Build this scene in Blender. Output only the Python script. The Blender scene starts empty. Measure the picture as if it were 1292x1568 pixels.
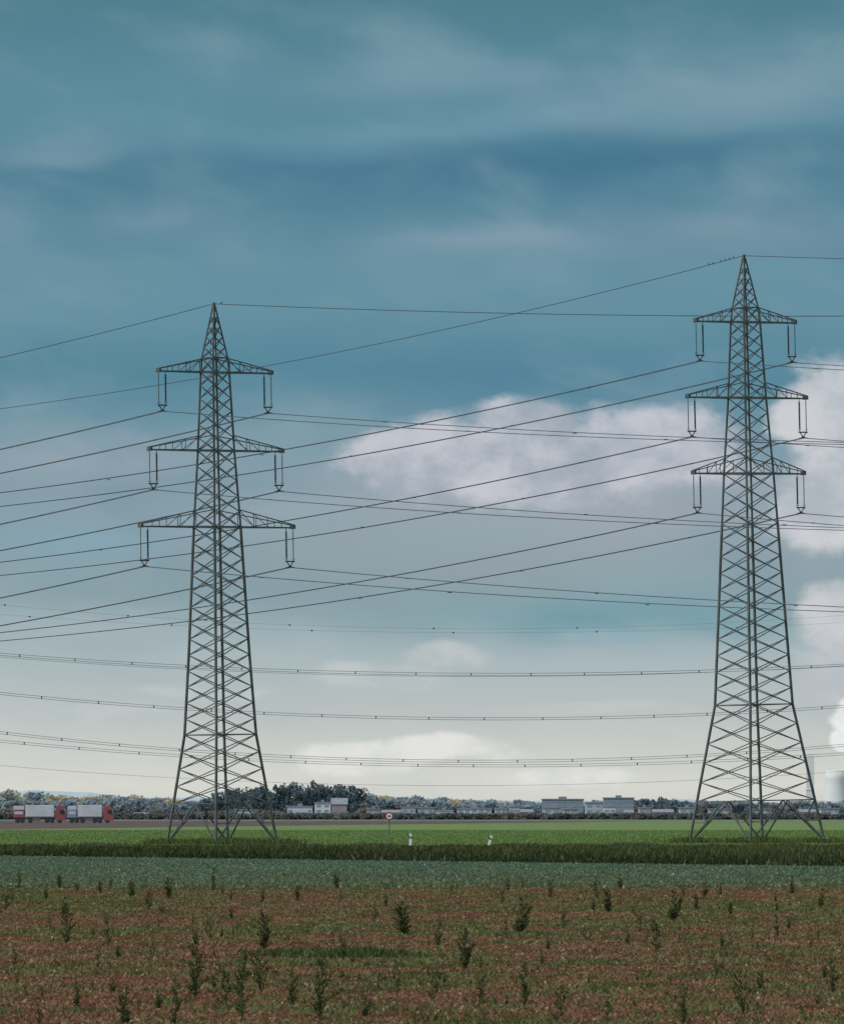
import bpy, math, random
import numpy as np
from mathutils import Vector, Matrix
random.seed(7); rng=np.random.default_rng(7)
F=14684.0; H0=2.887; HY=1240.0; CX=646.0
def PX(px,d): return (px-CX)/F*d
def PZ(py,d): return H0+(HY-py)/F*d
def DG(py): return F*H0/(py-HY)
def s2l(c):
    return tuple(((v/255)/12.92 if v/255<=0.04045 else ((v/255+0.055)/1.055)**2.4) for v in c)+(1.0,)
sc=bpy.context.scene
col=sc.collection
# ---------------- camera
cam=bpy.data.cameras.new("camera"); co=bpy.data.objects.new("camera",cam); col.objects.link(co)
co.location=(0,0,H0); co.rotation_euler=(math.radians(90),0,0)
cam.sensor_fit='VERTICAL'; cam.sensor_height=36; cam.lens=36*F/1568
cam.shift_y=(HY-784)/1568; cam.clip_start=1; cam.clip_end=40000
sc.camera=co
sc.view_settings.view_transform='Standard'; sc.view_settings.look='None'; sc.view_settings.exposure=0
# ---------------- node helper
class N:
    def __init__(s,nt): s.nt=nt
    def new(s,t,**k):
        n=s.nt.nodes.new(t)
        for a,b in k.items(): setattr(n,a,b)
        return n
    def put(s,sock,v):
        if isinstance(v,bpy.types.NodeSocket): s.nt.links.new(v,sock)
        else: sock.default_value=v
    def m(s,op,a,b=None,c=None,clamp=False):
        n=s.new('ShaderNodeMath',operation=op); n.use_clamp=clamp
        s.put(n.inputs[0],a)
        if b is not None: s.put(n.inputs[1],b)
        if c is not None: s.put(n.inputs[2],c)
        return n.outputs[0]
    def ss(s,x,a,b,lo=0.0,hi=1.0):
        n=s.new('ShaderNodeMapRange',interpolation_type='SMOOTHSTEP')
        s.put(n.inputs[0],x); s.put(n.inputs[1],a); s.put(n.inputs[2],b); s.put(n.inputs[3],lo); s.put(n.inputs[4],hi)
        return n.outputs[0]
    def mix(s,f,a,b,bt='MIX'):
        n=s.new('ShaderNodeMix',data_type='RGBA',blend_type=bt)
        s.put(n.inputs[0],f); s.put(n.inputs[6],a); s.put(n.inputs[7],b)
        return n.outputs[2]
    def noise(s,vec,scale,detail=4,rough=.5,dist=0.0):
        n=s.new('ShaderNodeTexNoise'); s.put(n.inputs['Vector'],vec)
        n.inputs['Scale'].default_value=scale; n.inputs['Detail'].default_value=detail
        n.inputs['Roughness'].default_value=rough; n.inputs['Distortion'].default_value=dist
        return n.outputs[0]
    def comb(s,x,y,z):
        n=s.new('ShaderNodeCombineXYZ'); s.put(n.inputs[0],x); s.put(n.inputs[1],y); s.put(n.inputs[2],z); return n.outputs[0]
    def sep(s,v):
        n=s.new('ShaderNodeSeparateXYZ'); s.put(n.inputs[0],v); return n.outputs
# ---------------- sun + world
sun_dir=Vector((-0.62,-0.32,0.66)).normalized()
sl=bpy.data.lights.new("sun","SUN"); sl.energy=2.4; sl.angle=math.radians(12); sl.color=(1,.95,.87)
so=bpy.data.objects.new("sun",sl); col.objects.link(so)
so.rotation_euler=sun_dir.to_track_quat('Z','Y').to_euler(); so.location=(-100,50,200)
w=bpy.data.worlds.new("World"); sc.world=w; w.use_nodes=True
nt=w.node_tree; nt.nodes.clear(); n=N(nt)
tc=n.new('ShaderNodeTexCoord'); D=tc.outputs['Generated']
sky=n.new('ShaderNodeTexSky',sky_type='NISHITA'); sky.sun_disc=False
sky.sun_elevation=math.asin(sun_dir.z); sky.sun_rotation=math.atan2(sun_dir.x,sun_dir.y)
x,y,z=n.sep(D)
hor=n.m('SQRT',n.m('ADD',n.m('MULTIPLY',x,x),n.m('MULTIPLY',y,y)))
el=n.m('DIVIDE',z,n.m('MAXIMUM',hor,0.0001))
az=n.m('ARCTAN2',x,y)
Dst=n.comb(x,y,n.m('MULTIPLY',z,3.0))
Dpf=n.comb(x,y,n.m('MULTIPLY',z,1.5))
n1=n.noise(Dst,28,2,.5); n2=n.noise(n.comb(n.m('ADD',x,5.0),y,n.m('MULTIPLY_ADD',x,.30,n.m('MULTIPLY',z,2.2))),55,4,.5,.25); n3=n.noise(Dpf,150,6,.62)
n4=n.noise(Dpf,60,2,.5)
X=n.m('ADD',n.m('MULTIPLY',az,F),CX); Y=n.m('SUBTRACT',HY,n.m('MULTIPLY',el,F))
def sh(v,k): return n.m('MULTIPLY',n.m('SUBTRACT',v,.5),k)
Xs=n.m('ADD',X,sh(n1,380)); Ys=n.m('ADD',n.m('ADD',Y,sh(n1,90)),sh(n2,90))
Xp=n.m('ADD',X,sh(n4,160)); Yp=n.m('ADD',Y,sh(n4,50))
ramp=n.new('ShaderNodeValToRGB'); n.put(ramp.inputs[0],n.m('DIVIDE',Ys,1240.0,clamp=True))
stops=[(0,(81,127,142)),(110,(93,138,155)),(190,(92,139,158)),(250,(80,127,149)),(330,(94,137,156)),(400,(104,145,162)),(480,(101,144,161)),(570,(90,136,155)),(640,(108,146,162)),
(740,(133,157,169)),(830,(137,160,170)),(900,(139,162,169)),(960,(149,170,176)),(1010,(167,183,187)),(1080,(184,192,191)),(1150,(203,206,201)),(1200,(213,214,205)),(1235,(206,208,203))]
cr=ramp.color_ramp
while len(cr.elements)>1: cr.elements.remove(cr.elements[-1])
cr.elements[0].position=0; cr.elements[0].color=s2l(stops[0][1])
for p,c in stops[1:]:
    e=cr.elements.new(p/1240); e.color=s2l(c)
C=ramp.outputs[0]
def gauss(Xv,Yv,x0,y0,sx,sy,slope=0.0):
    a=n.m('MULTIPLY_ADD',Xv,1/sx,-x0/sx)
    b=n.m('MULTIPLY_ADD',Yv,1/sy,-y0/sy)
    if slope: b=n.m('MULTIPLY_ADD',a,-slope*sx/sy,b)
    q=n.m('MULTIPLY_ADD',a,a,n.m('MULTIPLY',b,b))
    return n.m('POWER',.3679,q)
soft=[(560,105,150,38,(122,155,170),.6,0),(1120,130,260,58,(130,159,172),.75,-.05),(650,195,330,28,(114,153,171),.6,-.06),
(80,225,130,28,(126,157,170),.75,0),(900,245,420,38,(66,115,141),.7,-.05),(200,275,220,24,(78,124,146),.45,.05),(220,330,90,18,(122,153,169),.55,0),
(1130,345,230,32,(121,150,166),.7,.03),(760,368,150,24,(131,157,172),.75,0),(120,420,200,35,(104,144,161),.6,0),
(780,560,340,50,(84,131,154),.7,.02),(130,560,170,45,(88,135,151),.6,0),
(130,700,200,34,(152,167,178),.7,-.1),(150,830,160,30,(126,166,185),.55,0),(640,850,300,50,(145,159,165),.7,0),
(960,945,230,40,(106,153,165),.8,0),(480,790,200,28,(150,167,179),.5,-.1),(140,960,200,32,(172,184,189),.6,0),(1240,850,90,80,(148,163,172),.6,0),
(850,755,290,75,(163,170,179),.85,0)]
for (a,b,sx,sy,c,amt,sl_) in soft:
    C=n.mix(n.m('MULTIPLY',gauss(Xs,Ys,a,b,sx,sy,sl_),amt),C,s2l(c))
C=n.mix(n.ss(n2,.45,.78,0,.26),C,s2l((152,174,184)))
C=n.mix(n.m('MULTIPLY',n.ss(n2,.50,.28,0,.16),n.ss(Y,1050,850)),C,s2l((78,122,145)))
def puff(parts,c_hi,c_lo,amt,edge,k=.75):
    g=None
    for p in parts:
        q=gauss(Xp,Yp,*p); g=q if g is None else n.m('MAXIMUM',g,q)
    f=n.m('ADD',g,sh(n3,k))
    mk=n.m('MULTIPLY',n.ss(f,edge[0],edge[1]),amt)
    return mk,n.mix(n.ss(n.m('ADD',n.m('MULTIPLY',n4,.5),n.m('MULTIPLY',n3,.5)),.40,.60),s2l(c_lo),s2l(c_hi))
for parts,hi,lo,amt,edge in [
 ([(830,705,290,80),(640,710,120,62),(1010,690,150,68),(800,640,95,36)],(201,202,210),(162,172,184),.88,(.26,.66)),
 ([(1285,640,100,92),(1265,770,110,90)],(210,210,215),(176,184,192),.9,(.28,.62)),
 ([(1290,960,70,75),(1255,1035,90,50)],(206,207,211),(184,190,195),.88,(.3,.7)),
 ([(680,1005,70,26),(600,1035,130,24)],(199,203,205),(179,189,192),.7,(.3,.75)),
 ([(560,1165,140,30),(690,1150,120,26),(870,1190,130,18)],(230,230,225),(205,209,206),.85,(.3,.7)),
 ([(930,975,90,10)],(152,178,186),(142,172,182),.5,(.3,.7)),
 ([(1304,1095,40,42),(1282,1132,24,20)],(247,247,245),(222,226,227),.97,(.33,.55)),
 ([(120,1090,160,16),(320,1060,110,12),(900,1085,200,14)],(200,205,205),(184,192,194),.5,(.3,.8))]:
    mk,cc=puff(parts,hi,lo,amt,edge); C=n.mix(mk,C,cc)
upn=n.noise(D,3.0,4,.55)
up=n.mix(n.ss(upn,.35,.65),s2l((165,178,190)),s2l((226,227,226)))  # unseen overhead cloud, added whiter and brighter to light the ground
C=n.mix(n.ss(el,.10,.30),C,up)
C=n.mix(n.ss(el,-0.0005,-0.02),C,s2l((120,125,110)))
b1=n.new('ShaderNodeBackground'); n.put(b1.inputs[0],sky.outputs[0]); b1.inputs[1].default_value=.1
b2=n.new('ShaderNodeBackground'); n.put(b2.inputs[0],C); b2.inputs[1].default_value=1.0
ms=n.new('ShaderNodeMixShader')
cover=n.m('SUBTRACT',1.0,n.m('MULTIPLY',n.ss(el,.10,.4),n.ss(upn,.55,.40,0,.6)))
n.put(ms.inputs[0],cover); nt.links.new(b1.outputs[0],ms.inputs[1]); nt.links.new(b2.outputs[0],ms.inputs[2])
wo=n.new('ShaderNodeOutputWorld'); nt.links.new(ms.outputs[0],wo.inputs[0])

# ---------------- materials
def mat(name,color,rough=.8,metal=0,var=.0,vscale=1.0,attr=False,trans=0):
    m=bpy.data.materials.new(name); m.use_nodes=True; k=N(m.node_tree)
    b=m.node_tree.nodes['Principled BSDF']; b.inputs['Roughness'].default_value=rough; b.inputs['Metallic'].default_value=metal
    b.inputs['Specular IOR Level'].default_value=.25
    if attr:
        a=k.new('ShaderNodeAttribute',attribute_name='Col'); c=a.outputs[0]
        m.node_tree.nodes.remove(b)
        d1=k.new('ShaderNodeBsdfDiffuse'); k.put(d1.inputs[0],c)
        tr=k.new('ShaderNodeBsdfTranslucent'); k.put(tr.inputs[0],c); mx=k.new('ShaderNodeMixShader'); mx.inputs[0].default_value=trans
        m.node_tree.links.new(d1.outputs[0],mx.inputs[1]); m.node_tree.links.new(tr.outputs[0],mx.inputs[2])
        m.node_tree.links.new(mx.outputs[0],m.node_tree.nodes['Material Output'].inputs[0])
        return m
    c=tuple(color)+(1,) if len(color)==3 else color
    if var>0:
        t=k.new('ShaderNodeTexCoord'); nn=k.noise(t.outputs['Object'],vscale,3,.6)
        c=k.mix(1.0,c,k.mix(k.ss(nn,.3,.7),(1-var,1-var,1-var,1),(1+var,1+var,1+var,1)),'MULTIPLY')
    k.put(b.inputs['Base Color'],c)
    return m
M_steel=mat("weathered_steel",(.098,.112,.12),.7,.0,.3,.8)  # mottling is weathering; base grey lifted to stand in for haze
M_ins=mat("brown_insulator",(.055,.05,.055),.35)
M_wire=mat("aluminium_conductor",(.06,.07,.08),.6,.0,.1,.05)
M_conc=mat("concrete",(.32,.31,.28),.9,0,.2,2)
M_leaf=mat("foliage",(.1,.1,.1),.75,0,0,1,True,.25)
M_tree=mat("tree_foliage",(.1,.1,.1),.9,0,0,1,True,.35)
# ---------------- mesh helpers
def mkobj(name,verts,faces,m=None,parent=None,mats=None,midx=None,smooth=False):
    me=bpy.data.meshes.new(name); me.from_pydata(verts,[],faces); me.update()
    if mats:
        for q in mats: me.materials.append(q)
        if midx is not None: me.polygons.foreach_set('material_index',midx)
    elif m: me.materials.append(m)
    if smooth: me.polygons.foreach_set('use_smooth',[True]*len(me.polygons))
    o=bpy.data.objects.new(name,me); col.objects.link(o)
    if parent: o.parent=parent
    return o
def empty(name,loc=(0,0,0)):
    e=bpy.data.objects.new(name,None); e.location=loc; e.empty_display_size=1; col.objects.link(e); return e
class MB:
    def __init__(s): s.v=[]; s.f=[]; s.mi=[]
    def add(s,vs,fs,mi=0):
        o=len(s.v); s.v+= [tuple(q) for q in vs]; s.f+=[tuple(i+o for i in f) for f in fs]; s.mi+=[mi]*len(fs)
    def beam(s,a,b,wd,mi=0,wd2=None):
        a=Vector(a); b=Vector(b); d=(b-a)
        if d.length<1e-5: return
        d.normalize(); up=Vector((0,0,1)) if abs(d.z)<.95 else Vector((1,0,0))
        p=d.cross(up).normalized(); q=d.cross(p).normalized(); h=wd/2; h2=(wd2 or wd)/2
        vs=[a+p*h+q*h,a-p*h+q*h,a-p*h-q*h,a+p*h-q*h,b+p*h2+q*h2,b-p*h2+q*h2,b-p*h2-q*h2,b+p*h2-q*h2]
        s.add(vs,[(0,1,2,3),(7,6,5,4),(0,4,5,1),(1,5,6,2),(2,6,7,3),(3,7,4,0)],mi)
    def box(s,x0,x1,y0,y1,z0,z1,mi=0):
        vs=[(x0,y0,z0),(x1,y0,z0),(x1,y1,z0),(x0,y1,z0),(x0,y0,z1),(x1,y0,z1),(x1,y1,z1),(x0,y1,z1)]
        s.add(vs,[(3,2,1,0),(4,5,6,7),(0,1,5,4),(1,2,6,5),(2,3,7,6),(3,0,4,7)],mi)
    def lathe(s,c,prof,seg=8,mi=0,axis='z'):
        vs=[];fs=[]
        for (r,h) in prof:
            for i in range(seg):
                t=2*math.pi*i/seg
                if axis=='z': vs.append((c[0]+r*math.cos(t),c[1]+r*math.sin(t),c[2]+h))
                else: vs.append((c[0]+r*math.cos(t),c[1]+h,c[2]+r*math.sin(t)))
        for j in range(len(prof)-1):
            for i in range(seg):
                k=(i+1)%seg; fs.append((j*seg+i,j*seg+k,(j+1)*seg+k,(j+1)*seg+i))
        fs.append(tuple(range(seg-1,-1,-1))); fs.append(tuple((len(prof)-1)*seg+i for i in range(seg)))
        s.add(vs,fs,mi)
    def tube(s,pts,r,seg=4,mi=0):
        vs=[];fs=[]
        P=[Vector(p) for p in pts]
        for i,p in enumerate(P):
            d=(P[min(i+1,len(P)-1)]-P[max(i-1,0)]).normalized()
            a=d.cross(Vector((0,0,1)))
            a=a.normalized() if a.length>1e-4 else Vector((1,0,0)); b=d.cross(a)
            rr=r[i] if isinstance(r,(list,tuple)) else r
            for k in range(seg):
                t=2*math.pi*k/seg+.78; vs.append(p+(a*math.cos(t)+b*math.sin(t))*rr)
        for j in range(len(P)-1):
            for i in range(seg):
                k=(i+1)%seg; fs.append((j*seg+i,j*seg+k,(j+1)*seg+k,(j+1)*seg+i))
        s.add(vs,fs,mi)
    def obj(s,name,m=None,parent=None,mats=None,smooth=False):
        return mkobj(name,s.v,s.f,m,parent,mats,s.mi if mats else None,smooth)
def quadmesh(name,V,C,m):
    nq=len(V); me=bpy.data.meshes.new(name)
    me.vertices.add(nq*4); me.vertices.foreach_set('co',V.reshape(-1).astype(np.float32))
    me.loops.add(nq*4); me.loops.foreach_set('vertex_index',np.arange(nq*4,dtype=np.int32))
    me.polygons.add(nq); me.polygons.foreach_set('loop_start',np.arange(0,nq*4,4,dtype=np.int32))
    me.update(calc_edges=True)
    a=me.color_attributes.new('Col','FLOAT_COLOR','POINT')
    cc=np.ones((nq,4,4),dtype=np.float32); cc[:,:,:3]=np.clip(C,0,1)[:,None,:]
    a.data.foreach_set('color',cc.reshape(-1)); me.materials.append(m)
    o=bpy.data.objects.new(name,me); col.objects.link(o); return o
_tab=rng.random((256,256))
def vnoise(x,y):
    xi=np.floor(x).astype(int); yi=np.floor(y).astype(int); fx=x-xi; fy=y-yi
    fx=fx*fx*(3-2*fx); fy=fy*fy*(3-2*fy)
    g=lambda a,b:_tab[a%256,b%256]
    return (g(xi,yi)*(1-fx)+g(xi+1,yi)*fx)*(1-fy)+(g(xi,yi+1)*(1-fx)+g(xi+1,yi+1)*fx)*fy
def fb(x,y,o=3):
    t=0;a=1;s=0
    for i in range(o): t=t+a*vnoise(x*2**i+17*i,y*2**i+31*i); s+=a; a*=.55
    return t/s
def blades(px,py,h,wd,lean=.5,z0=0.0):
    k=len(px); th=rng.random(k)*np.pi*2; ax=np.cos(th)*wd/2; ay=np.sin(th)*wd/2
    lt=rng.random(k)*np.pi*2; lr=rng.random(k)*lean*h
    dx=np.cos(lt)*lr; dy=np.sin(lt)*lr
    V=np.zeros((k,4,3)); base=np.stack([px,py,np.zeros(k)+z0],1)
    V[:,0]=base; V[:,2]=base+np.stack([dx,dy,h],1)
    mid=base+np.stack([dx*.35,dy*.35,h*.5],1)
    V[:,1]=mid+np.stack([ax,ay,0*h],1); V[:,3]=mid-np.stack([ax,ay,0*h],1)
    return V
# ---------------- ground
def ground():
    me=bpy.data.meshes.new("ground"); 
    me.from_pydata([(-15000,-3000,0),(15000,-3000,0),(15000,25000,0),(-15000,25000,0)],[],[(0,1,2,3)])
    o=bpy.data.objects.new("ground",me); col.objects.link(o)
    m=bpy.data.materials.new("field_ground"); m.use_nodes=True; k=N(m.node_tree); b=m.node_tree.nodes['Principled BSDF']
    b.inputs['Roughness'].default_value=.95; b.inputs['Specular IOR Level'].default_value=.1
    g=k.new('ShaderNodeNewGeometry'); P=g.outputs['Position']; x,y,z=k.sep(P)
    nA=k.noise(P,.12,3,.6); nB=k.noise(P,1.2,3,.6); nC=k.noise(k.comb(k.m('MULTIPLY',x,.15),k.m('MULTIPLY',y,.02),0.0),1,4,.6)
    yw=k.m('ADD',y,k.m('MULTIPLY',k.m('SUBTRACT',nA,.5),8))
    stub=k.mix(k.ss(nA,.4,.6),(.19,.095,.062,1),(.12,.14,.06,1)); stub=k.mix(k.ss(nB,.4,.75,0,.5),stub,(.10,.06,.04,1))
    crop=k.mix(k.ss(nB,.35,.7),(.08,.14,.085,1),(.12,.20,.13,1))
    verge=k.mix(k.ss(nB,.35,.7),(.045,.06,.03,1),(.08,.10,.045,1))
    gr=k.mix(k.ss(nC,.3,.7),(.115,.19,.06,1),(.14,.22,.07,1)); gr=k.mix(k.ss(nB,.45,.8,0,.4),gr,(.10,.15,.055,1))
    gr=k.mix(k.ss(k.noise(k.comb(k.m('MULTIPLY',x,.02),k.m('MULTIPLY',y,.006),0.0),1,3,.5),.4,.65,0,.5),gr,(.16,.22,.09,1))
    br=k.mix(k.ss(nC,.3,.7),(.085,.068,.065,1),(.12,.095,.088,1))
    far=k.mix(k.ss(nC,.3,.7),(.12,.14,.125,1),(.16,.175,.16,1))
    c=k.mix(k.ss(yw,350,356),stub,crop)
    bb2=k.m('ADD',580,k.m('MULTIPLY',k.m('MINIMUM',k.m('MAXIMUM',k.m('ADD',x,25.5),-20.0),60.0),-2.36))
    c=k.mix(k.ss(k.m('SUBTRACT',yw,bb2),-3,3),c,verge)
    c=k.mix(k.ss(yw,740,748),c,gr)
    bb4=k.m('MAXIMUM',k.m('ADD',1413,k.m('MULTIPLY',k.m('ADD',x,62.0),8.5)),1250.0)
    c=k.mix(k.ss(k.m('SUBTRACT',yw,bb4),-15,15),c,br)
    c=k.mix(k.ss(yw,2450,2500),c,far)
    k.put(b.inputs['Base Color'],c)
    bp=k.new('ShaderNodeBump'); bp.inputs['Strength'].default_value=.5; bp.inputs['Distance'].default_value=.1
    k.put(bp.inputs['Height'],nB); m.node_tree.links.new(bp.outputs[0],b.inputs['Normal'])
    me.materials.append(m)
ground()
# ---------------- vegetation carpets
def scatter(n_,y0,y1,marg=1.3,power=1.0):
    u=rng.random(n_); d=(y0**power+(y1**power-y0**power)*u)**(1/power)
    x=(rng.random(n_)*2-1)*.044*marg*d
    return x,d
def lerp(a,b,t): return a[None,:]*(1-t[:,None])+b[None,:]*t[:,None]
A=lambda *c: np.array(c)
x,d=scatter(320000,118,362)
pn=fb(x*.9,d*.10,3); rows=fb(x*.08+40,d*.34,2); big=fb(x*.10+9,d*.018+3,2)
near=np.clip((d-118)/240,0,1)
t=np.clip((pn*.5+rows*.65+big*.45-.80+.18*near)*3.6,0,1)
cR=lerp(A(.17,.085,.055),A(.29,.165,.11),rng.random(len(x))); cG=lerp(A(.09,.115,.045),A(.17,.20,.08),rng.random(len(x)))
C_=cR*(1-t[:,None])+cG*t[:,None]
C_*=(.65+.7*fb(x*2.5,d*.4,2))[:,None]
dry=rng.random(len(x))<.06; C_[dry]=A(.34,.28,.17)
h=(.025+.045*rng.random(len(x)))*(1+.6*t*(pn>.55)); wd=(.02+.03*rng.random(len(x)))*(1+d/260)
edge=354+10*(fb(x*.12,d*0+2,2)-.5)
k_=(d<edge) | (rng.random(len(x))<.2)
quadmesh("stubble_growth",blades(x,d,h,wd,.9)[k_],C_[k_],M_leaf)
cx,cd=scatter(2600,120,356)
keep=fb(cx*.15+3,cd*.20+9,2)>.50; cx=cx[keep]; cd=cd[keep]
k=24; xs=np.repeat(cx,k)+rng.normal(0,.22,len(cx)*k); ds=np.repeat(cd,k)+rng.normal(0,.25,len(cx)*k)
hh=np.repeat(.04+.10*rng.random(len(cx))**2,k)*(.5+.7*rng.random(len(xs)))
tt=np.clip(rng.random(len(xs))*.6+np.repeat(rng.random(len(cx)),k)*.5,0,1); C_=lerp(A(.055,.085,.03),A(.16,.20,.075),tt)
quadmesh("low_weeds",blades(xs,ds,hh,.03+.03*rng.random(len(xs)),1.2),C_,M_leaf)
x,d=scatter(170000,345,600)
b2=580+(np.clip(x+25.5,-20,60))*-2.36
edge=350+14*(fb(x*.12,d*0+2,2)-.5)
k_=(d<b2)&(d>edge); x=x[k_]; d=d[k_]
x=x+rng.normal(0,.10,len(x))
fade=np.clip((440-d)/85,0,1)*(.6+.8*fb(x*.2,d*.05,2))
t=np.clip(fb(x*.25,d*.03,3)*1.6-.4,0,1); C_=lerp(A(.09,.14,.09),A(.165,.235,.16),rng.random(len(x))*.7+.3*t)
C_=C_*(1-.6*fade[:,None])+A(.15,.16,.08)*.6*fade[:,None]
hl=rng.random(len(x))<.05; C_[hl]=A(.26,.34,.28)
quadmesh("beet_crop",blades(x,d,.08+.10*rng.random(len(x)),.10+.08*rng.random(len(x)),1.0),C_,M_leaf)
# verge
x,d=scatter(200000,465,752)
b2=580+(np.clip(x+25.5,-20,60))*-2.36
k_=(d>b2+2*rng.normal(0,1,len(x))); x=x[k_]; d=d[k_]
pn=fb(x*.5,d*.05,3); rel=np.clip((d-(580+(np.clip(x+25.5,-20,60))*-2.36))/150,0,1)
t=np.clip((pn-.45)*2.2+.55*rel-.15+rng.normal(0,.15,len(x)),0,1)
C_=lerp(A(.028,.044,.02),A(.09,.115,.05),t)
dry=rng.random(len(x))<.08; C_[dry]=A(.14,.13,.075)
h=(.10+.34*rng.random(len(x))**2)*(.35+1.5*np.clip(pn*2-.6,0,1))*(1-.6*np.clip((d-690)/60,0,1))
quadmesh("verge_grass",blades(x,d,h,.07+.09*rng.random(len(x)),.8),C_,M_leaf)
x,d=scatter(110000,742,1350)
C_=lerp(A(.105,.17,.05),A(.15,.23,.08),rng.random(len(x)))
quadmesh("young_cereal_crop",blades(x,d,.04+.07*rng.random(len(x)),.08+.06*rng.random(len(x)),.8),C_,M_leaf)

# ---------------- weed plants
def weed_mesh(seed,bushy=1.0,lean=0.0):
    r=random.Random(seed); q=[];cs=[]; st=MB()
    def leaf(p,dirv,L,W,c):
        dirv=dirv.normalized(); s_=dirv.cross(Vector((r.uniform(-1,1),r.uniform(-1,1),r.uniform(-1,1)))).normalized()
        m_=p+dirv*L*.45; q.append([p,m_+s_*W/2,p+dirv*L,m_-s_*W/2]); cs.append(c)
    def lc():
        t=r.random(); c=[.045+.085*t,.07+.10*t,.03+.04*t]
        if r.random()<.12: c=[.18,.13,.075]
        return c
    stems=r.choice([1,2,2,3,4])
    for si in range(stems):
        hgt=1.0 if si==0 else r.uniform(.4,.9); ax=r.uniform(-.22,.22)*(si>0)+lean*.2+r.uniform(-.08,.08); ay=r.uniform(-.3,.3)*(si>0)
        bx=r.uniform(-.05,.05)*(si>0); wob=r.uniform(.01,.05); ph=r.uniform(0,6)
        pts=[Vector((bx+ax*(t**1.3)*hgt+wob*math.sin(4*t+ph)-wob*math.sin(ph),ay*t*hgt,t*hgt)) for t in [0,.2,.4,.6,.8,1]]
        st.tube(pts,[.013,.011,.009,.007,.005,.003],4)
        nb=int(r.uniform(10,16)*bushy)
        for b in range(nb):
            t=.08+.86*(b+r.random())/nb; i=min(int(t*5),4); p=pts[i].lerp(pts[i+1],t*5-i)
            a=r.uniform(0,6.28); L=(.24*(1-t)**.5+.07)*r.uniform(.35,1.6)*bushy**.5*hgt; up=r.uniform(.5,1.9)
            dv=Vector((math.cos(a),math.sin(a),up)).normalized(); e=p+dv*L
            st.tube([p,p+dv*L*.5+Vector((0,0,-.01)),e],[.006,.004,.002],3)
            for j in range(int(5+18*L/.3)):
                s_=r.uniform(.1,1); pp=p+dv*L*s_
                leaf(pp,Vector((r.uniform(-1,1),r.uniform(-1,1),r.uniform(-.2,1.1)))+dv*.5,r.uniform(.04,.11),r.uniform(.02,.045),lc())
        for j in range(24):
            t=r.random()**.8; i=min(int(t*5),4); p=pts[i].lerp(pts[i+1],t*5-i)
            leaf(p,Vector((r.uniform(-1,1),r.uniform(-1,1),r.uniform(0,1.3))),r.uniform(.05,.12),r.uniform(.02,.04),lc())
    nq=len(q); vs=[tuple(v) for l in q for v in l]; fs=[tuple(range(i*4,i*4+4)) for i in range(nq)]
    o=len(vs); vs+=st.v; fs+=[tuple(i+o for i in f) for f in st.f]
    me=bpy.data.meshes.new("weed_plant"); me.from_pydata(vs,[],fs); me.update()
    a=me.color_attributes.new('Col','FLOAT_COLOR','POINT')
    cc=[]
    for c in cs: cc+= (c+[1])*4
    cc+= [.11,.105,.055,1]*len(st.v)
    a.data.foreach_set('color',cc); me.materials.append(M_leaf); return me
WM=[weed_mesh(i,b) for i,b in enumerate([1,.7,1.3,.9,.6,1.5,1.1,.8,1.2,.5,1,1.4])]
W=[(100,1448,54),(98,1405,30),(120,1548,42),(150,1485,34),(167,1452,42),(230,1477,36),(228,1396,32),(200,1375,26),(205,1375,24),(258,1377,32),(300,1532,78),(327,1366,34),(322,1440,32),
(370,1566,95),(402,1456,52),(400,1532,74),(448,1545,56),(490,1566,98),(455,1382,26),(517,1362,26),(574,1416,28),(618,1434,48),(608,1527,34),(662,1534,52),(670,1450,28),(712,1487,58),(735,1536,38),
(768,1388,34),(796,1432,52),(778,1366,20),(800,1362,22),(803,1545,66),(842,1378,28),(852,1572,62),(864,1425,30),(914,1378,32),(930,1398,34),(950,1362,22),(897,1442,24),(1004,1462,54),(1030,1412,44),(1078,1376,24),
(1046,1376,24),(1118,1402,20),(1190,1437,34),(1140,1570,80),(1212,1372,28),(1256,1392,30),(1277,1525,54),(1045,1572,62),(928,1572,44),(10,1397,38),(30,1362,26),(92,1362,22),(117,1364,20),(243,1548,30),(268,1575,72),(190,1572,56),
(60,1572,36),(25,1480,24),(300,1450,24),(560,1560,34),(1095,1500,26),(1150,1440,22),(170,1365,20),(400,1385,24),(1165,1520,30),(690,1372,18),(1240,1455,22),(830,1480,26),(980,1420,20),(540,1480,22),(345,1545,60),(40,1530,30)]
rr=random.Random(3)
W+=[(rr.uniform(-120,1410),rr.uniform(1365,1560),rr.uniform(9,22)) for i in range(130)]
for i,(px,py,hp) in enumerate(W):
    dd=DG(py); o=bpy.data.objects.new("weed_plant",WM[rr.randrange(len(WM))]); col.objects.link(o)
    s_=hp/F*dd*1.08; ws=rr.uniform(.8,1.25)*(.85 if hp>60 else 1)
    o.location=(PX(px,dd),dd,-.01); o.scale=(s_*ws,s_*ws,s_); o.rotation_euler=(rr.uniform(-.08,.08),rr.uniform(-.1,.1),rr.uniform(0,6.28))
k=1500; cxs=rng.normal(0,1.0,k); x=PX(520,187)+cxs*.75; d=187+rng.normal(0,1.2,k)
quadmesh("weed_patch",blades(x,d,.06+.2*rng.random(k)*(fb(x*3,d,2)+.3),.04+.03*rng.random(k),1.0),lerp(A(.045,.075,.028),A(.10,.14,.055),rng.random(k)),M_leaf)

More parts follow.
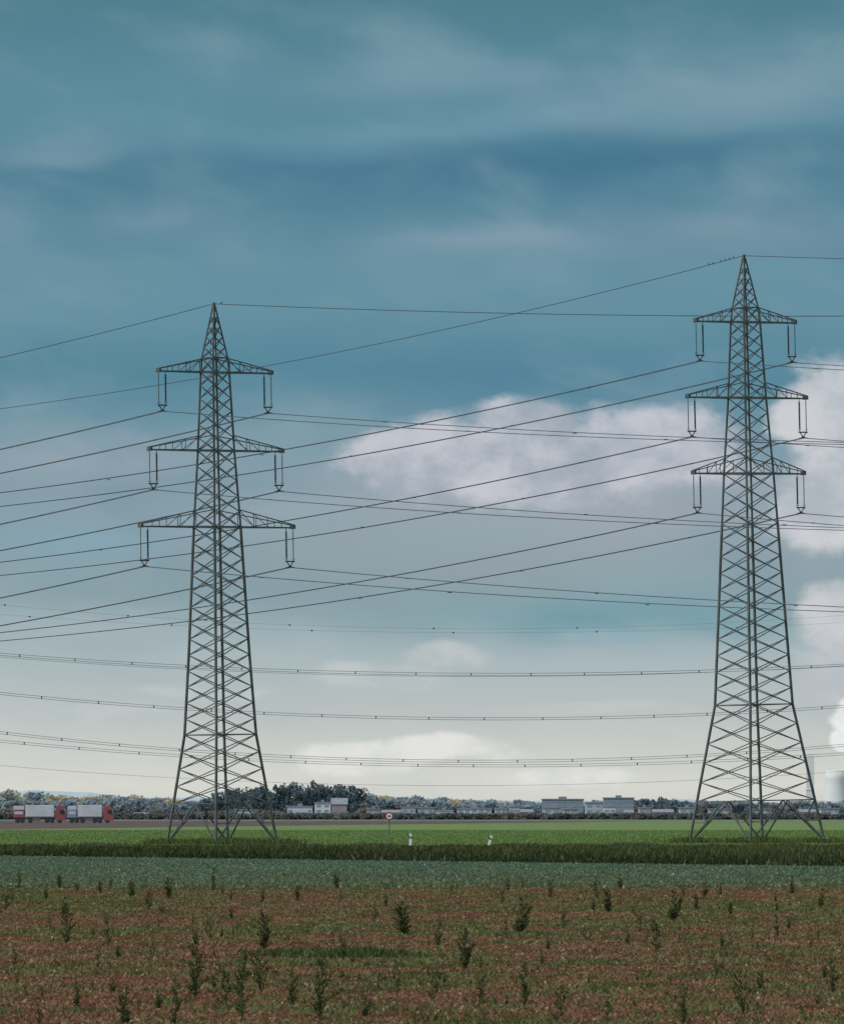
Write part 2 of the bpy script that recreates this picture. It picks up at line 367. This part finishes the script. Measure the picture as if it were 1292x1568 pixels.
# ---------------- pylons
def pylon_meshes(u,widths,arms,levels,ringmaj,a_arm,foot):
    zs=[p[0] for p in widths]; ws=[p[1] for p in widths]
    def R(z): return float(np.interp(z,zs,ws))/2*u
    def corner(i,z):
        t=math.radians(45+90*i); r=R(z); return Vector((r*math.cos(t),r*math.sin(t),z*u))
    mb=MB(); top=zs[-1]
    lv=levels
    kink=[0]+lv
    for i in range(4):
        for a,b in zip(kink[:-1],kink[1:]):
            wl=.17 if a<480 else .135
            if a>=lv[-1]-85: wl=.10
            mb.beam(corner(i,a),corner(i,b),wl)
    for a,b in zip(lv[:-1],lv[1:]):
        wd=.068 if a<500 else .06
        for i in range(4):
            j=(i+1)%4
            mb.beam(corner(i,a),corner(j,b),wd); mb.beam(corner(j,a),corner(i,b),wd)
    for z in ringmaj:
        for i in range(4): mb.beam(corner(i,z),corner((i+1)%4,z),.10)
        mb.beam(corner(0,z),corner(2,z),.06); mb.beam(corner(1,z),corner(3,z),.06)
    zf=foot
    for i in range(4):
        j=(i+1)%4; m_=(corner(i,zf)+corner(j,zf))/2
        ai=corner(i,2); aj=corner(j,2)
        mb.beam(m_,ai,.11); mb.beam(m_,aj,.11)
        for A_,B_ in ((i,ai),(j,aj)):
            mid=(m_+B_)/2; mb.beam(mid,corner(A_,zf*.5),.06); mb.beam(mid,corner(A_,zf),.06)
    mb.box(-.1,.1,-.1,.1,top*u-.3,top*u+.2)
    ins=MB(); att=[]
    for (zb,zt,Lp) in arms:
        Lt=Lp*u/math.cos(a_arm)
        for sgn in (1,-1):
            ids=(0,3) if sgn>0 else (1,2)
            lo=[corner(i,zb) for i in ids]; hi=[corner(i,zt) for i in ids]
            tipL=[Vector((sgn*Lt,.18,zb*u)),Vector((sgn*Lt,-.18,zb*u))]
            tipH=[Vector((sgn*Lt,.18,zb*u+.2)),Vector((sgn*Lt,-.18,zb*u+.2))]
            ND=4
            for e in (0,1):
                mb.beam(lo[e],tipL[e],.105); mb.beam(hi[e],tipH[e],.08)
                for q in range(1,ND):
                    t=q/ND; t0=(q-1)/ND
                    mb.beam(lo[e].lerp(tipL[e],t),hi[e].lerp(tipH[e],t),.045)
                    if q<3: mb.beam(lo[e].lerp(tipL[e],t),hi[e].lerp(tipH[e],t0),.045)
            for q in range(ND):
                t=q/ND; t1=(q+1)/ND
                mb.beam(lo[0].lerp(tipL[0],t),lo[1].lerp(tipL[1],t1),.04)
                mb.beam(lo[0].lerp(tipL[0],t1),lo[1].lerp(tipL[1],t1),.045)
            mb.box(min(sgn*Lt,sgn*(Lt-.25)),max(sgn*Lt,sgn*(Lt-.25)),-.24,.24,zb*u-.1,zb*u+.24)
            dx=10.5*u/math.cos(a_arm); hang=51*u
            for kx,rb in ((sgn*(Lt-.1),.05),(sgn*(Lt-.1-dx),.095)):
                prof=[(.03,0),(.03,-.25)]; nS=14; L_=hang-.5
                for s_ in range(nS):
                    z_=-.25-L_*s_/nS; prof+=[(rb*.6,z_-.01),(rb*1.15,z_-.06),(rb*.6,z_-.1)]
                prof+=[(.03,-.25-L_),(.03,-hang)]
                ins.lathe((kx,0,zb*u-.05),prof[::-1],8)
                ins.beam((kx,-.22,zb*u-hang+.15),(kx,.22,zb*u-hang+.15),.04)
            kc=sgn*(Lt-.1-dx/2); zc=zb*u-hang-.05
            ins.beam((kc-dx/2-.1,0,zc),(kc+dx/2+.1,0,zc),.11)
            ins.beam((kc-dx/2,0,zc),(kc,0,zc-.42),.06); ins.beam((kc+dx/2,0,zc),(kc,0,zc-.42),.06)
            ins.beam((kc-.18,0,zc-.42),(kc+.18,0,zc-.42),.08)
            for e in (-.15,.15): ins.beam((kc+e,-.35,zc-.5),(kc+e,.35,zc-.5),.08)
            att.append((kc,zc-.5))
    for z in range(40,int(arms[0][0]),9):
        c=corner(3,z); dv=Vector((c.x,c.y,0)).normalized(); mb.beam(c,c+dv.cross(Vector((0,0,1)))*.2,.03)
    ft=MB()
    for i in range(4):
        c=corner(i,0); ft.lathe((c.x,c.y,-.3),[(.45,0),(.42,.55),(.30,.65)],10)
    return mb,ins,ft,att,top*u
def frange(a,b,nn): return [a+(b-a)*i/nn for i in range(nn)]
u1=800/F
lv1=frange(63,168,4)+frange(168,486,13)+frange(486,603,5)+frange(603,723,6)+[723]+frange(745,826,5)+[824]
wd1=[(0,170),(63,147),(168,110),(293,93),(486,72),(603,56),(723,44),(745,40),(826,3)]
ar1=[(723,744,86),(603,626,101),(486,512,116)]
u2=830/F
lv2=frange(65,212,5)+frange(212,566,14)+frange(566,682,5)+frange(682,798,6)+[798]+frange(820,898,5)+[896]
wd2=[(0,208),(65,181),(212,119),(566,76),(682,58),(798,45),(820,40),(898,3)]
ar2=[(798,820,79),(682,705,94),(566,590,88)]
P1=pylon_meshes(u1,wd1,ar1,lv1,[63,168,486,603,723,745],math.radians(40),63)
P2=pylon_meshes(u2,wd2,ar2,lv2,[65,212,566,682,798,820],math.radians(38),65)
meshes={}
def place_pylon(P,key,loc,yaw,tilt=0,scale=1):
    e=empty("electricity_pylon",loc)
    Rm=Matrix.Rotation(tilt,4,'Y')@Matrix.Rotation(yaw,4,'Z')
    e.rotation_euler=Rm.to_euler(); e.scale=(scale,)*3
    if key not in meshes:
        obs=[P[0].obj("lattice_tower",M_steel,e),P[1].obj("insulators",M_ins,e),P[2].obj("footings",M_conc,e)]
        meshes[key]=[o.data for o in obs]
    else:
        for nm,me in zip(("lattice_tower","insulators","footings"),meshes[key]):
            o=bpy.data.objects.new(nm,me); col.objects.link(o); o.parent=e
    return Matrix.Translation(loc)@Rm@Matrix.Diagonal((scale,scale,scale,1))
allspec=[]
for P,key,a,base,tilt in ((P1,'p1',40,(PX(340,800),800,0),-math.radians(.85)),(P2,'p2',38,(PX(1158,830),830,0),-math.radians(1.25))):
    ar=math.radians(a); line=Vector((-math.sin(ar),math.cos(ar),0)); base=Vector(base)
    Ma=place_pylon(P,key,base,ar,tilt)
    Mb=place_pylon(P,key,base+line*340,ar,0); Mc=place_pylon(P,key,base-line*340,ar,0)
    mb=MB(); ax=Vector((math.cos(ar),math.sin(ar),0))
    def span(p,q,S,r,nseg=60,offs=(0,)):
        for o_ in offs:
            pts=[]
            for i in range(nseg+1):
                t=i/nseg; v=p.lerp(q,t); v=v+ax*o_; v.z-=4*S*t*(1-t); pts.append(v)
            mb.tube(pts,r,5)
    topv=Vector((0,0,P[4]+.1))
    span(Ma@topv,Mb@topv,10.9,.033); span(Ma@topv,Mc@topv,5.8,.033)
    for kc,zc in P[3]:
        v=Vector((kc,0,zc))
        span(Ma@v,Mb@v,10.4+rr.uniform(-.2,.2),.028,60,(-.15,.15)); span(Ma@v,Mc@v,7+rr.uniform(-.2,.2),.028,60,(-.15,.15))
        for Q,S in ((Mb,10.4),(Mc,7.0)):
            for t in (.045,.115,.185,.255):
                p=(Ma@v).lerp(Q@v,t); p.z-=4*S*t*(1-t); mb.beam(p-ax*.2,p+ax*.2,.06)
    mb.obj("overhead_power_line",M_wire)
    allspec.append((Ma@topv,Mb@topv,Mc@topv))
mb=MB(); dT=1300
def par(y0,ymin,x0=750,r=.038,two=.4,step=86,ph=0):
    c=(ymin-y0)/(x0*x0)
    f=lambda p:(PX(p,dT),PZ(ymin-c*(p-x0)**2,dT))
    for k_ in ((0,) if not two else (0,two)):
        mb.tube([(f(p)[0],dT+k_*1.0,f(p)[1]-k_*.75) for p in np.linspace(-1200,2700,90)],r,4)
    if step:
        p=-1150+ph
        while p<2650:
            X_,Z_=f(p); s_=.07
            mb.box(X_-s_,X_+s_,dT-.06,dT+.06+two,Z_-two*.75-.04,Z_+.04); p+=step*rr.uniform(.92,1.08)
par(1000,1031,770); par(1060,1099,760,ph=30); par(1120,1164,740,ph=50); par(1133,1171,760,.035,.4,85,10)
par(1172,1203,700,.025,0,0); par(1006,1036,740,.03,0,0)
for (y0,ym,bx) in ((925,962,[6,195,443,664,884,1100]),(940,968,[44,262,477,694,914,1130])):
    c=(ym-y0)/(740**2)
    mb.tube([(PX(p,dT),dT+4,PZ(ym-c*(p-740)**2,dT)) for p in np.linspace(-1200,2700,90)],.014,4)
    for p in bx: 
        cc=(PX(p,dT),dT+4,PZ(ym-c*(p-740)**2,dT)); mb.lathe((cc[0],cc[1],cc[2]-.12),[(.04,0),(.12,.05),(.15,.12),(.12,.19),(.04,.24)],8)
mb.obj("overhead_power_line",M_wire)
for p in (-1205,2705):
    place_pylon(P1,'p1',Vector((PX(p,dT),dT,0)),math.radians(90),0,1.1)
# ---------------- birds
def bird(loc,yaw,s=1):
    m=MB()
    pr=[(.005,-.19),(.03,-.13),(.06,-.05),(.07,.03),(.05,.10),(.028,.13),(.042,.16),(.045,.19),(.03,.225),(.004,.26)]
    vs=[];fs=[];sg=8
    for r_,t in pr:
        for i in range(sg):
            a=2*math.pi*i/sg; vs.append((t*.75+0, r_*math.cos(a), .12+t*.65+r_*math.sin(a)*.9))
    for j in range(len(pr)-1):
        for i in range(sg): k=(i+1)%sg; fs.append((j*sg+i,j*sg+k,(j+1)*sg+k,(j+1)*sg+i))
    m.add(vs,fs)
    m.add([(-.10,-.03,.06),(-.10,.03,.06),(-.27,.025,-.06),(-.27,-.025,-.06)],[(0,1,2,3)])
    m.add([(.18,-.012,.28),(.18,.012,.28),(.25,0,.265),(.18,0,.262)],[(0,1,2),(0,2,3),(1,3,2)])
    for e in (-.02,.02): m.beam((0,e,.07),(0.01,e,0),.012)
    for e in (-1,1): m.add([(.08,e*.06,.2),(-.02,e*.078,.1),(-.2,e*.03,-.01),(-.05,e*.055,.17)],[(0,1,2,3)])
    o=m.obj("bird",M_bird,smooth=True); o.location=loc; o.rotation_euler=(0,0,yaw); o.scale=(s,)*3
M_bird=mat("dark_feathers",(.02,.02,.022),.6)
p,q,_=allspec[1]
for t in (.0042,.0058,.0075,.0092,.0125,.0140):
    v=p.lerp(q,t); v.z-=4*10.9*t*(1-t)-.03; bird(v,rr.uniform(2.2,3.6),.62)
_p,_,q=allspec[0]; v=_p.lerp(q,.003); v.z-=4*5.8*.003-.03; bird(v,.3,.7)
# ---------------- roadside things
M_white=mat("white_plastic",(.74,.75,.74),.5); M_black=mat("black_plastic",(.02,.02,.02),.5); M_red=mat("sign_red",(.30,.06,.05),.5); M_pole=mat("galvanised_pole",(.16,.17,.17),.5,.2)
def delineator(px,d,tilt,h=1.0):
    e=empty("delineator_post",(PX(px,d),d,0)); e.rotation_euler=(0,tilt,0)
    def prism(z0,z1,sl,m_,nm,ex=0):
        w_=.10+ex; dp=.06+ex
        mkobj(nm,[(-w_,-dp,z0),(w_,-dp,z0),(0,dp*1.4,z0),(-w_,-dp,z1),(w_,-dp,z1-sl),(0,dp*1.4,z1-sl*.5)],[(2,1,0),(3,4,5),(0,1,4,3),(1,2,5,4),(2,0,3,5)],m_,e)
    prism(0,h*.62,0,M_white,"post_body"); prism(h*.62,h*.80,.06,M_black,"black_band",.004); prism(h*.74,h,.07,M_white,"post_cap",-.003)
    b=MB(); b.box(-.03,.03,-.072,-.066,h*.66,h*.72); b.obj("reflector",M_white,e)
delineator(628,735,.03,1.1); delineator(747,733,.28,1.0)
e=empty("traffic_sign",(PX(596,738),738,0)); b=MB(); b.lathe((0,0,0),[(.05,0),(.05,2.65)],8); b.obj("pole",M_pole,e)
b=MB(); b.lathe((0,-.10,2.40),[(.32,0),(.32,.03)],24,0,'y'); b.obj("disc_rim",M_red,e)
b=MB(); b.lathe((0,-.12,2.40),[(.22,0),(.22,.03)],24,0,'y'); b.obj("disc_face",M_white,e)
b=MB(); b.box(-.12,.12,-.128,-.122,2.33,2.39); b.box(-.07,.07,-.128,-.122,2.41,2.48); b.obj("symbol",M_black,e)
tx=[];ty=[]
for bx,by,Rr in ((PX(340,800),800,85*u1),(PX(1158,830),830,104*u2)):
    for i in range(4):
        t=math.radians(45+90*i+ (40 if by==800 else 38)); cx_,cy_=bx+Rr*math.cos(t),by+Rr*math.sin(t)
        tx.append(cx_+rng.normal(0,.8,700)); ty.append(cy_+rng.normal(0,1.0,700))
    tx.append(bx+rng.normal(0,Rr*.6,1600)); ty.append(by+rng.normal(0,Rr*.6,1600))
tx=np.concatenate(tx); ty=np.concatenate(ty); k=len(tx)
quadmesh("tall_grass",blades(tx,ty,.15+.5*rng.random(k)**1.5,.06+.05*rng.random(k),.6),lerp(A(.06,.09,.028),A(.14,.17,.06),rng.random(k)),M_leaf)
# ---------------- road and lorries
M_asph=mat("asphalt",(.06,.06,.062),.9,0,.2,.5)
mkobj("country_road",[(-400,2086,.02),(400,2086,.02),(400,2094,.02),(-400,2094,.02)],[(0,1,2,3)],M_asph)
b=MB(); b.box(-400,400,2089.9,2090.05,.024,.026); b.obj("road_marking",M_white)
M_tr_red=mat("red_paint",(.27,.09,.10),.4); M_tr_white=mat("white_tarpaulin",(.52,.56,.62),.6,0,.10,.6); M_tr_blue=mat("blue_paint",(.20,.29,.42),.4); M_rub=mat("tyre",(.05,.05,.055),.9); M_glass=mat("windscreen",(.06,.08,.10),.15); M_gr=mat("chassis_grey",(.12,.12,.14),.7)
def lorry(px0,px1,d,cabm,bodym,accent,yaw=0):
    L=(px1-px0)/F*d; e=empty("lorry",(PX(px0,d),d,.02)); e.rotation_euler=(0,0,yaw)
    cb=2.1
    zc=[(L-cb,.75),(L-cb,3.3),(L-cb+.3,3.75),(L-.75,3.75),(L-.25,3.0),(L-.05,2.0),(L,1.1),(L,.55),(L-cb,.55)]
    nn=len(zc); vs=[(a,-1.24,c) for a,c in zc]+[(a,1.24,c) for a,c in zc]
    fs=[tuple(range(nn)),tuple(range(2*nn-1,nn-1,-1))]+[(i,i+nn,(i+1)%nn+nn,(i+1)%nn) for i in range(nn)]
    o=mkobj("cab",vs,fs,cabm,e); bv=o.modifiers.new("b",'BEVEL'); bv.width=.06; bv.segments=2; bv.limit_method='ANGLE'
    b=MB(); b.add([(L-1.35,-1.27,2.0),(L-.3,-1.27,2.0),(L-.45,-1.27,2.8),(L-1.35,-1.27,2.8)],[(0,1,2,3)]); b.add([(L-.02,-1.0,2.1),(L-.02,1.0,2.1),(L-.24,1.0,3.0),(L-.24,-1.0,3.0)],[(0,1,2,3)]); b.obj("windows",M_glass,e)
    b=MB(); b.box(L-.9,L-.55,-1.5,-1.3,2.2,2.8); b.obj("mirror",M_black,e)
    xr=L-cb-.35; sp=xr*.30
    b=MB(); b.box(0.0,sp-.25,-1.27,1.27,1.15,2.9); o=b.obj("rear_body",accent,e); bv=o.modifiers.new("b",'BEVEL'); bv.width=.05
    b=MB(); b.box(0.05,sp-.3,-1.25,1.25,2.92,3.75); o=b.obj("rear_top",bodym,e)
    b=MB(); b.box(sp,xr,-1.27,1.27,1.15,3.9); o=b.obj("load_body",bodym,e); bv=o.modifiers.new("b",'BEVEL'); bv.width=.05
    b=MB(); b.box(.3,sp-.5,-1.30,-1.28,1.9,2.5); b.obj("side_panel",M_tr_white,e)
    b=MB(); b.box(sp+.1,xr-.1,-1.30,-1.28,1.2,1.42)
    b.obj("side_rail",M_gr,e)
    b=MB(); b.box(.1,L-.4,-1.0,1.0,.75,1.15); b.box(sp+1.5,sp+3.3,-1.25,-1.0,.45,1.1); b.obj("chassis",M_gr,e)
    b=MB()
    for xx in (.9,2.0,sp+1.0,xr-1.6,xr-.5,L-1.3):
        for yy in (-1.22,.95): b.lathe((xx,yy,.5),[(.3,0),(.5,.04),(.5,.24),(.3,.27)],14,0,'y')
    b.obj("wheels",M_rub,e)
lorry(21,101,2090,M_tr_red,M_tr_white,M_tr_red); lorry(104,174,2084,M_tr_red,M_tr_white,M_tr_blue)
# ---------------- distant trees
def trees(name,items,leaf,per,d_jit=60):
    Vs=[];Cs=[]; tr=MB()
    for (px,d,yt,wm,c) in items:
        d=d+rr.uniform(-d_jit,d_jit); X0=PX(px,d); Hh=max(PZ(yt,d),1.6); c=np.array(c)
        tr.beam((X0,d,0),(X0+rr.uniform(-.4,.4),d,Hh*.55),.4,0,.2)
        nb=rr.randint(12,18)
        for b_ in range(nb):
            t=rr.random(); ang=rr.uniform(0,6.28); rad=wm*.5*math.sqrt(rr.random())*(1-.5*t)
            cz=Hh*(.15+.73*t); c0=np.array([X0+rad*math.cos(ang),d+rad*math.sin(ang),cz]); rb=np.array([wm*.22,wm*.22,Hh*.14])*rr.uniform(.7,1.3)
            rb[2]=min(rb[2],Hh-cz) if Hh-cz>.4 else .4
            tr.beam((X0,d,Hh*.3),tuple(c0),.14,0,.06)
            v=rng.normal(size=(per,3)); v/=np.linalg.norm(v,axis=1)[:,None]; v*=(.55+.5*rng.random(per))[:,None]
            p=c0+v*rb
            a=rng.normal(size=(per,3)); a/=np.linalg.norm(a,axis=1)[:,None]; bb=np.cross(a,rng.normal(size=(per,3))); bb/=np.linalg.norm(bb,axis=1)[:,None]
            s_=leaf*(.6+.8*rng.random(per))[:,None]
            V=np.stack([p-a*s_,p+bb*s_*.6,p+a*s_,p-bb*s_*.6],1); Vs.append(V)
            sh_=rr.uniform(.9,1.1)*(0.94+.12*rng.random(per))[:,None]*(1+.08*v[:,2:3]); Cs.append(c[None,:]*sh_)
    o=quadmesh(name,np.concatenate(Vs),np.concatenate(Cs),M_tree)
    tr.obj(name+"_trunks",M_bark,o)
M_bark=mat("hazed_bark",(.16,.18,.19),.9)  # bluish trunk colour has distance haze painted in
def sky_line(pts,step,d,cols,wf=1.0,jit=4):
    out=[]; xs=[p[0] for p in pts]; ys=[p[1] for p in pts]; p=xs[0]
    while p<xs[-1]:
        y_=float(np.interp(p,xs,ys)); c=cols[rr.randrange(len(cols))]
        out.append((p,d,y_+rr.uniform(-jit*.4,jit),step/F*d*wf*rr.uniform(1.2,2.0),c)); p+=step*rr.uniform(.6,1.3)
    return out
dk=[(.115,.17,.20),(.12,.175,.20),(.105,.16,.195),(.13,.18,.195)]  # all distant leaf tints paled and blued in place of real haze
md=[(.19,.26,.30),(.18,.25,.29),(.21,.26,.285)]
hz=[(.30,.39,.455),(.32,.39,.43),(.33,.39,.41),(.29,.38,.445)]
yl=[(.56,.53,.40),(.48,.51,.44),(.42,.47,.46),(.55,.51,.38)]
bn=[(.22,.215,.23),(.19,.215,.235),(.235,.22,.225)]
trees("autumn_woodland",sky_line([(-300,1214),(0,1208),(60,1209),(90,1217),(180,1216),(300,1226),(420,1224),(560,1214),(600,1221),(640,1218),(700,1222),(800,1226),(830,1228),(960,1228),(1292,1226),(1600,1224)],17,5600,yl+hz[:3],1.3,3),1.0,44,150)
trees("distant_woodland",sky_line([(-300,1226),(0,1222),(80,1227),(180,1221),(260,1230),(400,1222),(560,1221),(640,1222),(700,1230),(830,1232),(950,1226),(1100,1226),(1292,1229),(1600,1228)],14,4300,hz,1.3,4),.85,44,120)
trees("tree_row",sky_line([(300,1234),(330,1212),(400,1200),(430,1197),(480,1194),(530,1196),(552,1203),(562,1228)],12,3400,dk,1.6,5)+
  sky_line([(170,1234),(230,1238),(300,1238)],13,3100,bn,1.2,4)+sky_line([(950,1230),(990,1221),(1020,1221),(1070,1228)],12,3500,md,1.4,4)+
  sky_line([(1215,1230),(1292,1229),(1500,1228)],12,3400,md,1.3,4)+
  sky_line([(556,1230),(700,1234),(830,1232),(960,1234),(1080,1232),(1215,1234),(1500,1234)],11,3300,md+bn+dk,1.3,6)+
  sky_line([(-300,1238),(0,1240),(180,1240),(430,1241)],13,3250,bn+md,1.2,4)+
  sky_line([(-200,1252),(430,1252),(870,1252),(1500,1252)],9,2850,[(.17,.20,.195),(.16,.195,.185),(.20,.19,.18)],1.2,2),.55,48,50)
# ---------------- buildings
wallp={ 'w':mat("hazed_white_render",(.56,.62,.67),.8,0,.05,.3),'g':mat("hazed_grey_render",(.38,.45,.51),.8,0,.06,.3),'r':mat("hazed_red_brick",(.33,.26,.30),.85,0,.1,.4),'d':mat("hazed_dark_cladding",(.22,.29,.35),.7,0,.1,.3)}  # wall colours shifted pale and bluish to imitate distance haze
M_win=mat("hazed_window_glass",(.23,.29,.34),.5); M_roof=mat("hazed_roof_tiles",(.22,.26,.30),.8,0,.1,.5)  # glass and roof colours also carry painted haze
def building(px0,px1,yt,d,kind,roof='flat',name="apartment_building",depth=12):
    x0,x1=PX(px0,d),PX(px1,d); Hh=PZ(yt,d); e=empty(name,((x0+x1)/2,d,0)); w_=(x1-x0)/2
    rh=0 if roof=='flat' else min(2.5,Hh*.3); hw=Hh-rh
    b=MB(); b.box(-w_,w_,0,depth,0,hw-.35 if roof=='flat' else hw); b.obj("walls",wallp[kind],e)
    b=MB()
    if roof=='flat': b.box(-w_-.25,w_+.25,-.25,depth+.25,hw-.35,hw); b.box(-w_*.2,w_*.2,depth*.4,depth*.6,hw,hw+.7)
    else:
        b.add([(-w_-.3,-.3,hw),(w_+.3,-.3,hw),(w_+.3,depth+.3,hw),(-w_-.3,depth+.3,hw),(-w_-.3,depth/2,Hh),(w_+.3,depth/2,Hh)],[(0,1,5,4),(2,3,4,5),(0,4,3),(1,2,5),(3,2,1,0)])
    b.obj("roof",M_roof,e)
    b=MB(); st=1.55 if Hh<8 else 2.5; fl=max(1,int(hw//st)); nx=max(2,int(2*w_/1.9))
    for f in range(fl):
        z0=.6+f*st
        if z0+.8>hw-.3: break
        for i in range(nx):
            cx_=-w_+(i+.5)*2*w_/nx; b.box(cx_-.68,cx_+.68,-.06,-.02,z0,z0+.72)
    b.obj("windows",M_win,e)
    b=MB(); b.box(-.6,.6,-.05,-.02,0,.55); b.obj("door",M_win,e)
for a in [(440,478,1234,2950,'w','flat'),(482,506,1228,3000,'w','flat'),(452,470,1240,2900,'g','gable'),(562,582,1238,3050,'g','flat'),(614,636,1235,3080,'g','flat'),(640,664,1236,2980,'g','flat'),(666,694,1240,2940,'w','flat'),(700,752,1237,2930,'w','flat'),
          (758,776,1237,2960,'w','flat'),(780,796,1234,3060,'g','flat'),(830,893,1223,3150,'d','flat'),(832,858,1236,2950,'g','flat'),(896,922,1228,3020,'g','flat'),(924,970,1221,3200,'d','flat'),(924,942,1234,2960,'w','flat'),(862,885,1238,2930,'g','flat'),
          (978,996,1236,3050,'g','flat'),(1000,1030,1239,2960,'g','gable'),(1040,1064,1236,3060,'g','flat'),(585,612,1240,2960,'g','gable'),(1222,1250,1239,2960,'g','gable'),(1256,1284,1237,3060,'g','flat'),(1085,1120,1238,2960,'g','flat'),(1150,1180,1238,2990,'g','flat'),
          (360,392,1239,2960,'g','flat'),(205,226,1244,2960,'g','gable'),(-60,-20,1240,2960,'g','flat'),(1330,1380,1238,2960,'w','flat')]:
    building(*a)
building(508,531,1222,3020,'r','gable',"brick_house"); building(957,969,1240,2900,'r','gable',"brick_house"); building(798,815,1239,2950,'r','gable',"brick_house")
# ---------------- distant hills and industry
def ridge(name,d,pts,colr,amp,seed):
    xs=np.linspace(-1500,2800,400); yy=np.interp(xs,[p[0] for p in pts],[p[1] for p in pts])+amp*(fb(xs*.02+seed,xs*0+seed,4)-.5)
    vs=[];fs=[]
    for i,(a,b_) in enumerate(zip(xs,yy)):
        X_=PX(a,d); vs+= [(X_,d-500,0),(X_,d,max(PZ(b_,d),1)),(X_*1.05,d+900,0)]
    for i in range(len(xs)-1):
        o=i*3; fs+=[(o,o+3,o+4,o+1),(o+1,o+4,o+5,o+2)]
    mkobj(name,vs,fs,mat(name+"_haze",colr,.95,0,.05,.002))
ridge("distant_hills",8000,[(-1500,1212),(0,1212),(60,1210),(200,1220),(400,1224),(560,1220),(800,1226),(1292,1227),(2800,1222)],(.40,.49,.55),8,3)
M_ct=mat("hazed_concrete",(.66,.69,.69),.9,0,.03,.02)  # concrete brought close to sky colour, haze painted into the albedo
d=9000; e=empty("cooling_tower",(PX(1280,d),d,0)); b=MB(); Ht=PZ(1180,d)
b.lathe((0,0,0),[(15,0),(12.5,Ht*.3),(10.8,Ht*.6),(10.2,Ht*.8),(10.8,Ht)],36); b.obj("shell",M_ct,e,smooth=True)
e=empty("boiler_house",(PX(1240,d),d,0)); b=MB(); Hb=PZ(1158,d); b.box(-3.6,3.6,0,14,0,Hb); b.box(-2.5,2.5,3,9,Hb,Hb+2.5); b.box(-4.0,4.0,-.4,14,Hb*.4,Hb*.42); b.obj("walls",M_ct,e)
